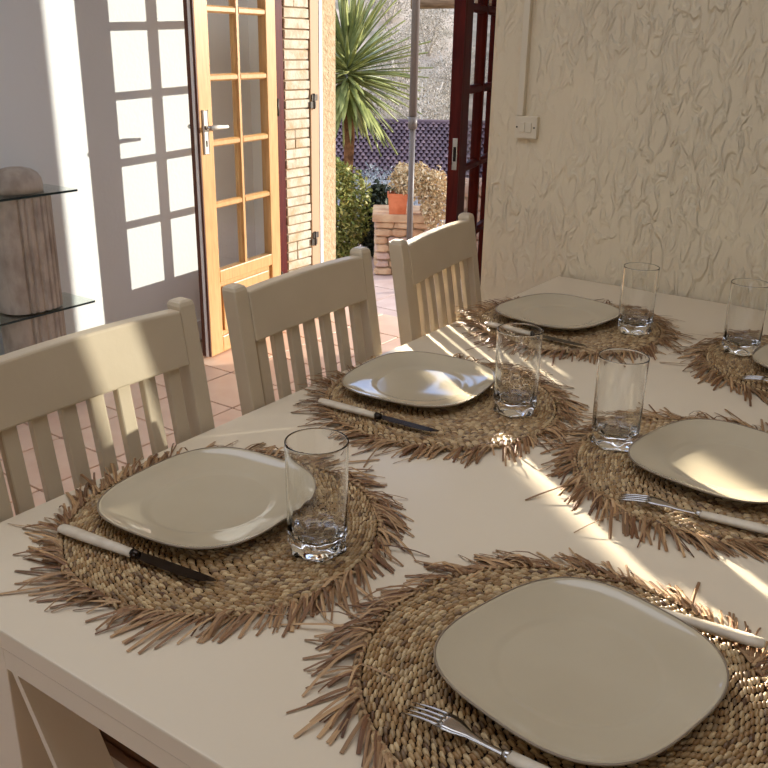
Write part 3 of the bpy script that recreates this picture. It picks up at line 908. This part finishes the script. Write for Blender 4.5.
# ================================================================ OUTSIDE
def ground_z(x, y):
    d = math.hypot(x, y)
    if d < 8: return -0.16
    if d < 30: return -0.16 - (d - 8) / 22 * 5.0
    if d < 48: return -5.16
    return -5.16 + (d - 48) * 0.26
gv, gf = [], []
NR, NA = 40, 60
rg = random.Random(11)
radii = [4.3 + 0.5 * k if k < 8 else 8 * (150 / 8) ** ((k - 8) / (NR - 9)) for k in range(NR)]
for i, rad in enumerate(radii):
    for j in range(NA + 1):
        a = R(75 + 95 * j / NA)
        x, y = rad * math.cos(a), rad * math.sin(a)
        zz = ground_z(x, y)
        if rad > 9:
            zz += rg.uniform(-0.02, 0.02) * min(rad, 60) * 0.5
        gv.append((x, y, zz))
for i in range(NR - 1):
    for j in range(NA):
        a = i * (NA + 1) + j
        gf.append((a, a + 1, a + NA + 2, a + NA + 1))
MB().add(gv, gf, True).build('ground_hillside', M['hill'], kind='structure', label='dry grey hillside rising beyond the garden', cat='hillside')

terrace = MB().box((-5.2, 3.955, -0.30), (1.5, 6.4, -0.132)).build('floor_terrace', M['pavgrout'], kind='structure', label='pink paved terrace outside the door', cat='terrace')
pv = MB().box((-0.196, -0.196, -0.012), (0.196, 0.196, 0.0), bevel=0.003).mesh('paving_slab', M['paving'])
for i in range(16):
    for j in range(6):
        link('paving_slab', pv, terrace, loc=(-4.98 + i * 0.4, 4.165 + j * 0.4, -0.12))

# slim pole
pb = MB()
pol = empty('terrace_pole', (-3.15, 4.785, -0.12), label='slim grey pole standing on the terrace', cat='pole')
MB().tube([(0, 0, 0), (0, 0, 1.06)], 0.019, 12).build('lower_tube', M['pole'], pol)
MB().tube([(0, 0, 1.06), (0, 0, 3.0)], 0.024, 12).build('upper_tube', M['pole'], pol)
MB().tube([(0, 0, 1.03), (0, 0, 1.10)], 0.028, 12).build('clamp', M['pole'], pol)
MB().tube([(0, 0, 0), (0, 0, 0.012)], 0.05, 16).build('foot_plate', M['pole'], pol)

# fieldstone planter wall
g_ = Vector((-0.575, 0.818, 0))
h_ = Vector((0.818, 0.575, 0))
def stone_block(name, loc, rz, w, d, hgt, material, rows, label, seed, cap=True):
    o = empty(name, loc, rz, label=label, cat='stone wall')
    rn = random.Random(seed)
    MB().box((0.025, 0.025, 0), (w - 0.025, d - 0.025, hgt - 0.03)).build('mortar_core', M['mortar'], o)
    rh = (hgt - (0.05 if cap else 0)) / rows
    def stone(c, sx, sy, sz):
        bm = bmesh.new()
        bmesh.ops.create_cube(bm, size=1.0)
        bmesh.ops.bevel(bm, geom=bm.edges[:], offset=0.22, segments=1, affect='EDGES')
        for v in bm.verts:
            j = Vector((rn.uniform(-0.06, 0.06), rn.uniform(-0.06, 0.06), rn.uniform(-0.06, 0.06)))
            v.co = Vector(((v.co.x + j.x) * sx, (v.co.y + j.y) * sy, (v.co.z + j.z) * sz)) + c
        me = bpy.data.meshes.new('stone')
        bm.to_mesh(me)
        bm.free()
        me.materials.append(material if rn.random() < 0.7 else M['stone2'])
        link('stone', me, o)
    for k in range(rows):
        zc = rh * (k + 0.5)
        for axis, ln in ((0, w), (1, d)):
            p = 0.0
            while p < ln - 0.02:
                s = min(ln - p, rn.uniform(0.07, 0.15))
                if ln - p - s < 0.05:
                    s = ln - p
                cs = p + s / 2
                hh = rh * rn.uniform(0.86, 0.98)
                if axis == 0:
                    for yy in (0.03, d - 0.03):
                        stone(Vector((cs, yy, zc)), s * 0.94, 0.07, hh)
                else:
                    for xx in (0.03, w - 0.03):
                        stone(Vector((xx, cs, zc)), 0.07, s * 0.94, hh)
                p += s
    if cap:
        MB().box((-0.02, -0.02, hgt - 0.055), (w + 0.02, d + 0.02, hgt), bevel=0.01).build('cap_slab', material, o)
    return o
stone_block('stone_planter_wall', (-3.575, 5.00, -0.12), R(35), 0.42, 0.36, 0.43, M['stone'], 7, 'low ochre fieldstone pillar on the terrace carrying a terracotta pot', 5)
stone_block('stone_garden_wall', (-3.31, 5.62, -0.14), R(35), 0.9, 0.30, 0.62, M['stone2'], 6, 'pink fieldstone garden wall behind the planter pillar', 9, cap=False)

pot = empty('terracotta_planter', (-3.475, 5.12, 0.31), R(35), label='orange terracotta box pot on the stone pillar', cat='planter')
lo_ = []
for s, z in ((0.75, 0.0), (0.88, 0.115), (0.95, 0.115), (0.95, 0.14), (0.84, 0.14), (0.81, 0.105)):
    lo_.append([(0.075 * s * a, 0.065 * s * b, z) for a, b in ((-1, -1), (1, -1), (1, 1), (-1, 1))])
MB().loops(lo_, True, True, smooth=False).build('pot_body', M['pot'], pot)
MB().box((-0.060, -0.050, 0.10), (0.060, 0.050, 0.125)).build('soil', M['soil'], pot)

def foliage(name, n, rx, ry, rz_, size, seed, material, aspect=0.5, hollow=0.35, zcut=-1.0):
    rn = random.Random(seed)
    m = MB()
    for _ in range(n):
        while True:
            p = Vector((rn.uniform(-1, 1), rn.uniform(-1, 1), rn.uniform(-1, 1)))
            l = p.length
            if hollow < l < 1 and p.z > zcut:
                break
        bump = 1 + 0.16 * math.sin(5 * p.x + seed) * math.cos(4 * p.y + 2 * p.z)
        c = Vector((p.x * rx * bump, p.y * ry * bump, p.z * rz_ * bump))
        q = Quaternion((rn.gauss(0, 1), rn.gauss(0, 1), rn.gauss(0, 1), rn.gauss(0, 1))).normalized()
        s = size * rn.uniform(0.6, 1.3)
        vs = [q @ Vector(t) + c for t in ((-s, 0, 0), (0, -s * aspect, s * 0.12), (s, 0, 0), (0, s * aspect, s * 0.12))]
        m.add(vs, [(0, 1, 2), (0, 2, 3)])
    return m.mesh(name, material)

def plant(name, loc, mesh_, stems, label, cat, group=None, stem_mat='trunk'):
    o = empty(name, loc, 0, label=label, cat=cat, group=group)
    link('foliage', mesh_, o, kind='stuff')
    for a, b, r in stems:
        MB().tube([a, ((a[0] + b[0]) / 2 + 0.01, (a[1] + b[1]) / 2, (a[2] + b[2]) / 2), b], [r, r * 0.8, r * 0.5], 6).build('stem', M[stem_mat], o)
    return o
plant('dry_flower_clump', (-3.40, 5.17, 0.53), foliage('foliage', 2600, 0.17, 0.12, 0.12, 0.015, 3, M['dryplant'], 0.45, 0.2), [((0, 0, -0.07), (0, 0, 0.05), 0.006), ((-0.03, 0, -0.07), (-0.08, 0, 0.06), 0.005), ((0.03, 0, -0.07), (0.09, 0, 0.05), 0.005)], 'dry yellow flowering clump spilling over the terracotta pot', 'plant')
plant('trailing_dry_plant', (-3.235, 5.22, 0.42), foliage('foliage', 2600, 0.12, 0.11, 0.20, 0.014, 5, M['dryplant'], 0.45, 0.2), [((0, 0, -0.08), (0.02, 0, 0.1), 0.006)], 'dry trailing plant on the pillar beside the slim pole', 'plant')
plant('green_bush', (-4.09, 5.20, 0.22), foliage('foliage', 8000, 0.24, 0.28, 0.42, 0.019, 7, M['bush'], 0.5, 0.45), [((0, 0, -0.38), (0, 0, 0.15), 0.014), ((0.02, 0, -0.38), (0.1, 0, 0.1), 0.010)], 'olive green leafy bush beside the stucco door reveal', 'bush')
plant('shaded_foliage', (-3.93, 5.56, 0.10), foliage('foliage', 4200, 0.13, 0.16, 0.33, 0.022, 8, M['bushshade'], 0.6, 0.3), [((0, 0, -0.26), (0, 0, 0.12), 0.010)], 'foliage coloured dark for the shade between the olive bush and the stone pillar', 'bush')
plant('lavender_bush', (-4.30, 6.10, 0.24), foliage('foliage', 1500, 0.34, 0.26, 0.24, 0.024, 9, M['lavender'], 0.16, 0.2), [((0, 0, -0.38), (0, 0, 0.1), 0.010)], 'blue grey lavender bush at the foot of the yucca', 'bush')

# yucca
yc = empty('yucca_tree', (-4.86, 6.34, -0.16), 0, label='spiky green yucca tree on a short fibrous trunk', cat='tree')
MB().tube([(0, 0, 0), (0.02, 0, 0.4), (0.03, 0.02, 0.8), (0.02, 0, 1.22)], [0.06, 0.045, 0.045, 0.05], 10).build('trunk', M['trunk'], yc)
lv = MB()
pts_ = []
vs, fs = [], []
for i in range(7):
    t = i / 6
    wq = 0.021 * (0.75, 1.0, 1.0, 0.9, 0.7, 0.42, 0.04)[i]
    zq = -0.05 * t * t
    vs += [(t, -wq, zq + 0.008), (t, 0, zq - 0.004), (t, wq, zq + 0.008), (t, 0, zq + 0.001)]
for i in range(6):
    a = i * 4
    for k in range(4):
        fs.append((a + k, a + (k + 1) % 4, a + 4 + (k + 1) % 4, a + 4 + k))
leaf_me = MB().add(vs, fs, True).mesh('leaf', M['yucca'])
ry = random.Random(2)
for k in range(330):
    zdir = ry.uniform(-0.85, 1.0)
    az = ry.uniform(0, 2 * math.pi)
    el_ = math.asin(zdir)
    d = Vector((math.cos(az) * math.cos(el_), math.sin(az) * math.cos(el_), zdir))
    q = d.to_track_quat('X', 'Z')
    o = link('leaf', leaf_me, yc)
    o.rotation_mode = 'QUATERNION'
    o.rotation_quaternion = q
    L = ry.uniform(0.46, 0.70)
    o.scale = (L, L * 1.9, L * ry.uniform(0.2, 2.2))
    o.location = (0.02 + d.x * 0.03, d.y * 0.03, 1.30 + 0.14 * zdir)

# neighbouring house with tiled roof
hs = empty('neighbouring_house', (-18.3, 26.3, -5.2), R(35), label='neighbouring house with violet grey tiled roof below the hillside', cat='house')
HW = 5.0
MB().box((-HW, 0.3, 0), (HW, 5.0, 2.15)).build('house_wall', M['render'], hs)
MB().box((-HW - 0.2, -0.1, 1.95), (HW + 0.2, 0.05, 2.12)).build('fascia', M['render'], hs)
sl = Matrix.Translation((0, -0.1, 2.12)) @ Matrix.Rotation(R(25), 4, 'X')
MB().box((-HW - 0.2, 0, -0.08), (HW + 0.2, 3.9, 0.0), sl).build('roof_deck', M['roofbase'], hs)
rt = MB()
nx_, ny_ = 52, 17
for j in range(ny_):
    for i in range(nx_):
        x0 = -HW - 0.2 + i * 0.2 + (0.1 if j % 2 else 0)
        y0 = j * 0.23
        vs, fs = [], []
        for t in range(2):
            yy = y0 + t * 0.27
            zb = 0.05 - 0.035 * t
            for k in range(5):
                a = math.pi * k / 4
                vs.append((x0 + 0.10 - 0.092 * math.cos(a), yy, zb + 0.075 * math.sin(a)))
        for k in range(4):
            fs.append((k, k + 1, 5 + k + 1, 5 + k))
        fs.append((0, 1, 2, 3, 4))
        rt.add(vs, fs, True, sl)
rt.build('roof_tiles', M['rooftile'], hs, kind='stuff')
MB().tube([sl @ Vector((-HW - 0.2, 3.92, 0.02)), sl @ Vector((HW + 0.2, 3.92, 0.02))], 0.12, 8).build('ridge', M['rooftile'], hs)

# grey scrub trees on the slope
sv = [foliage('foliage', 4200, 2.2, 2.2, 2.4, 0.11, 21, M['scrub'], 0.3, 0.25), foliage('foliage', 4200, 2.8, 2.4, 2.0, 0.11, 22, M['scrub'], 0.3, 0.25)]
places = [(345, 44, 'pale bare scrub tree behind the yucca crown'), (372, 56, 'grey scrub tree rising between the yucca and the slim pole'), (398, 62, 'grey scrub tree standing directly behind the slim pole'),
          (420, 52, 'grey scrub tree above the middle of the tiled roof'), (440, 46, 'grey scrub tree above the roof beside the maroon door'), (388, 78, 'small far scrub tree higher on the hillside left of the pole'), (428, 70, 'small far scrub tree highest on the hillside under the log canopy'), (460, 58, 'grey scrub tree hidden partly by the maroon door')]
def along(px, d):
    q = fw + rr * ((px - 384) / FPX) + uu * ((384 - 60) / FPX)
    h = math.hypot(q.x, q.y)
    return q.x / h * d, q.y / h * d
for k, (px, d, lab) in enumerate(places):
    x, y = along(px, d)
    zg = ground_z(x, y)
    o = empty('scrub_tree', (x, y, zg), k * 1.3, label=lab, cat='tree', group='grey scrub trees on the hillside')
    f = link('foliage', sv[k % 2], o, kind='stuff')
    f.location = (0, 0, 2.2)
    f.scale = (0.8, 0.8, 0.85)
    for a in range(4):
        th = a * 1.6 + k
        MB().tube([(0.05 * math.cos(th), 0.05 * math.sin(th), 0), (0.5 * math.cos(th), 0.5 * math.sin(th), 1.4), (1.3 * math.cos(th), 1.3 * math.sin(th), 3.6)], [0.12, 0.08, 0.03], 5).build('branch', M['scrub'], o)

# rustic log canopy far out on the terrace edge
x, y = along(428, 8.2)
lg = empty('log_canopy', (x, y, 0), R(35), label='weathered log canopy edge high beyond the slim pole', cat='canopy')
for k in range(3):
    MB().tube([(-0.16, 0.10 * k, 1.72 + 0.055 * k), (0.9, 0.10 * k, 1.75 + 0.055 * k)], 0.052, 10).build('log', M['log'], lg)
MB().tube([(0.62, 0.12, -0.16), (0.62, 0.12, 1.72)], 0.045, 8).build('post', M['log'], lg)
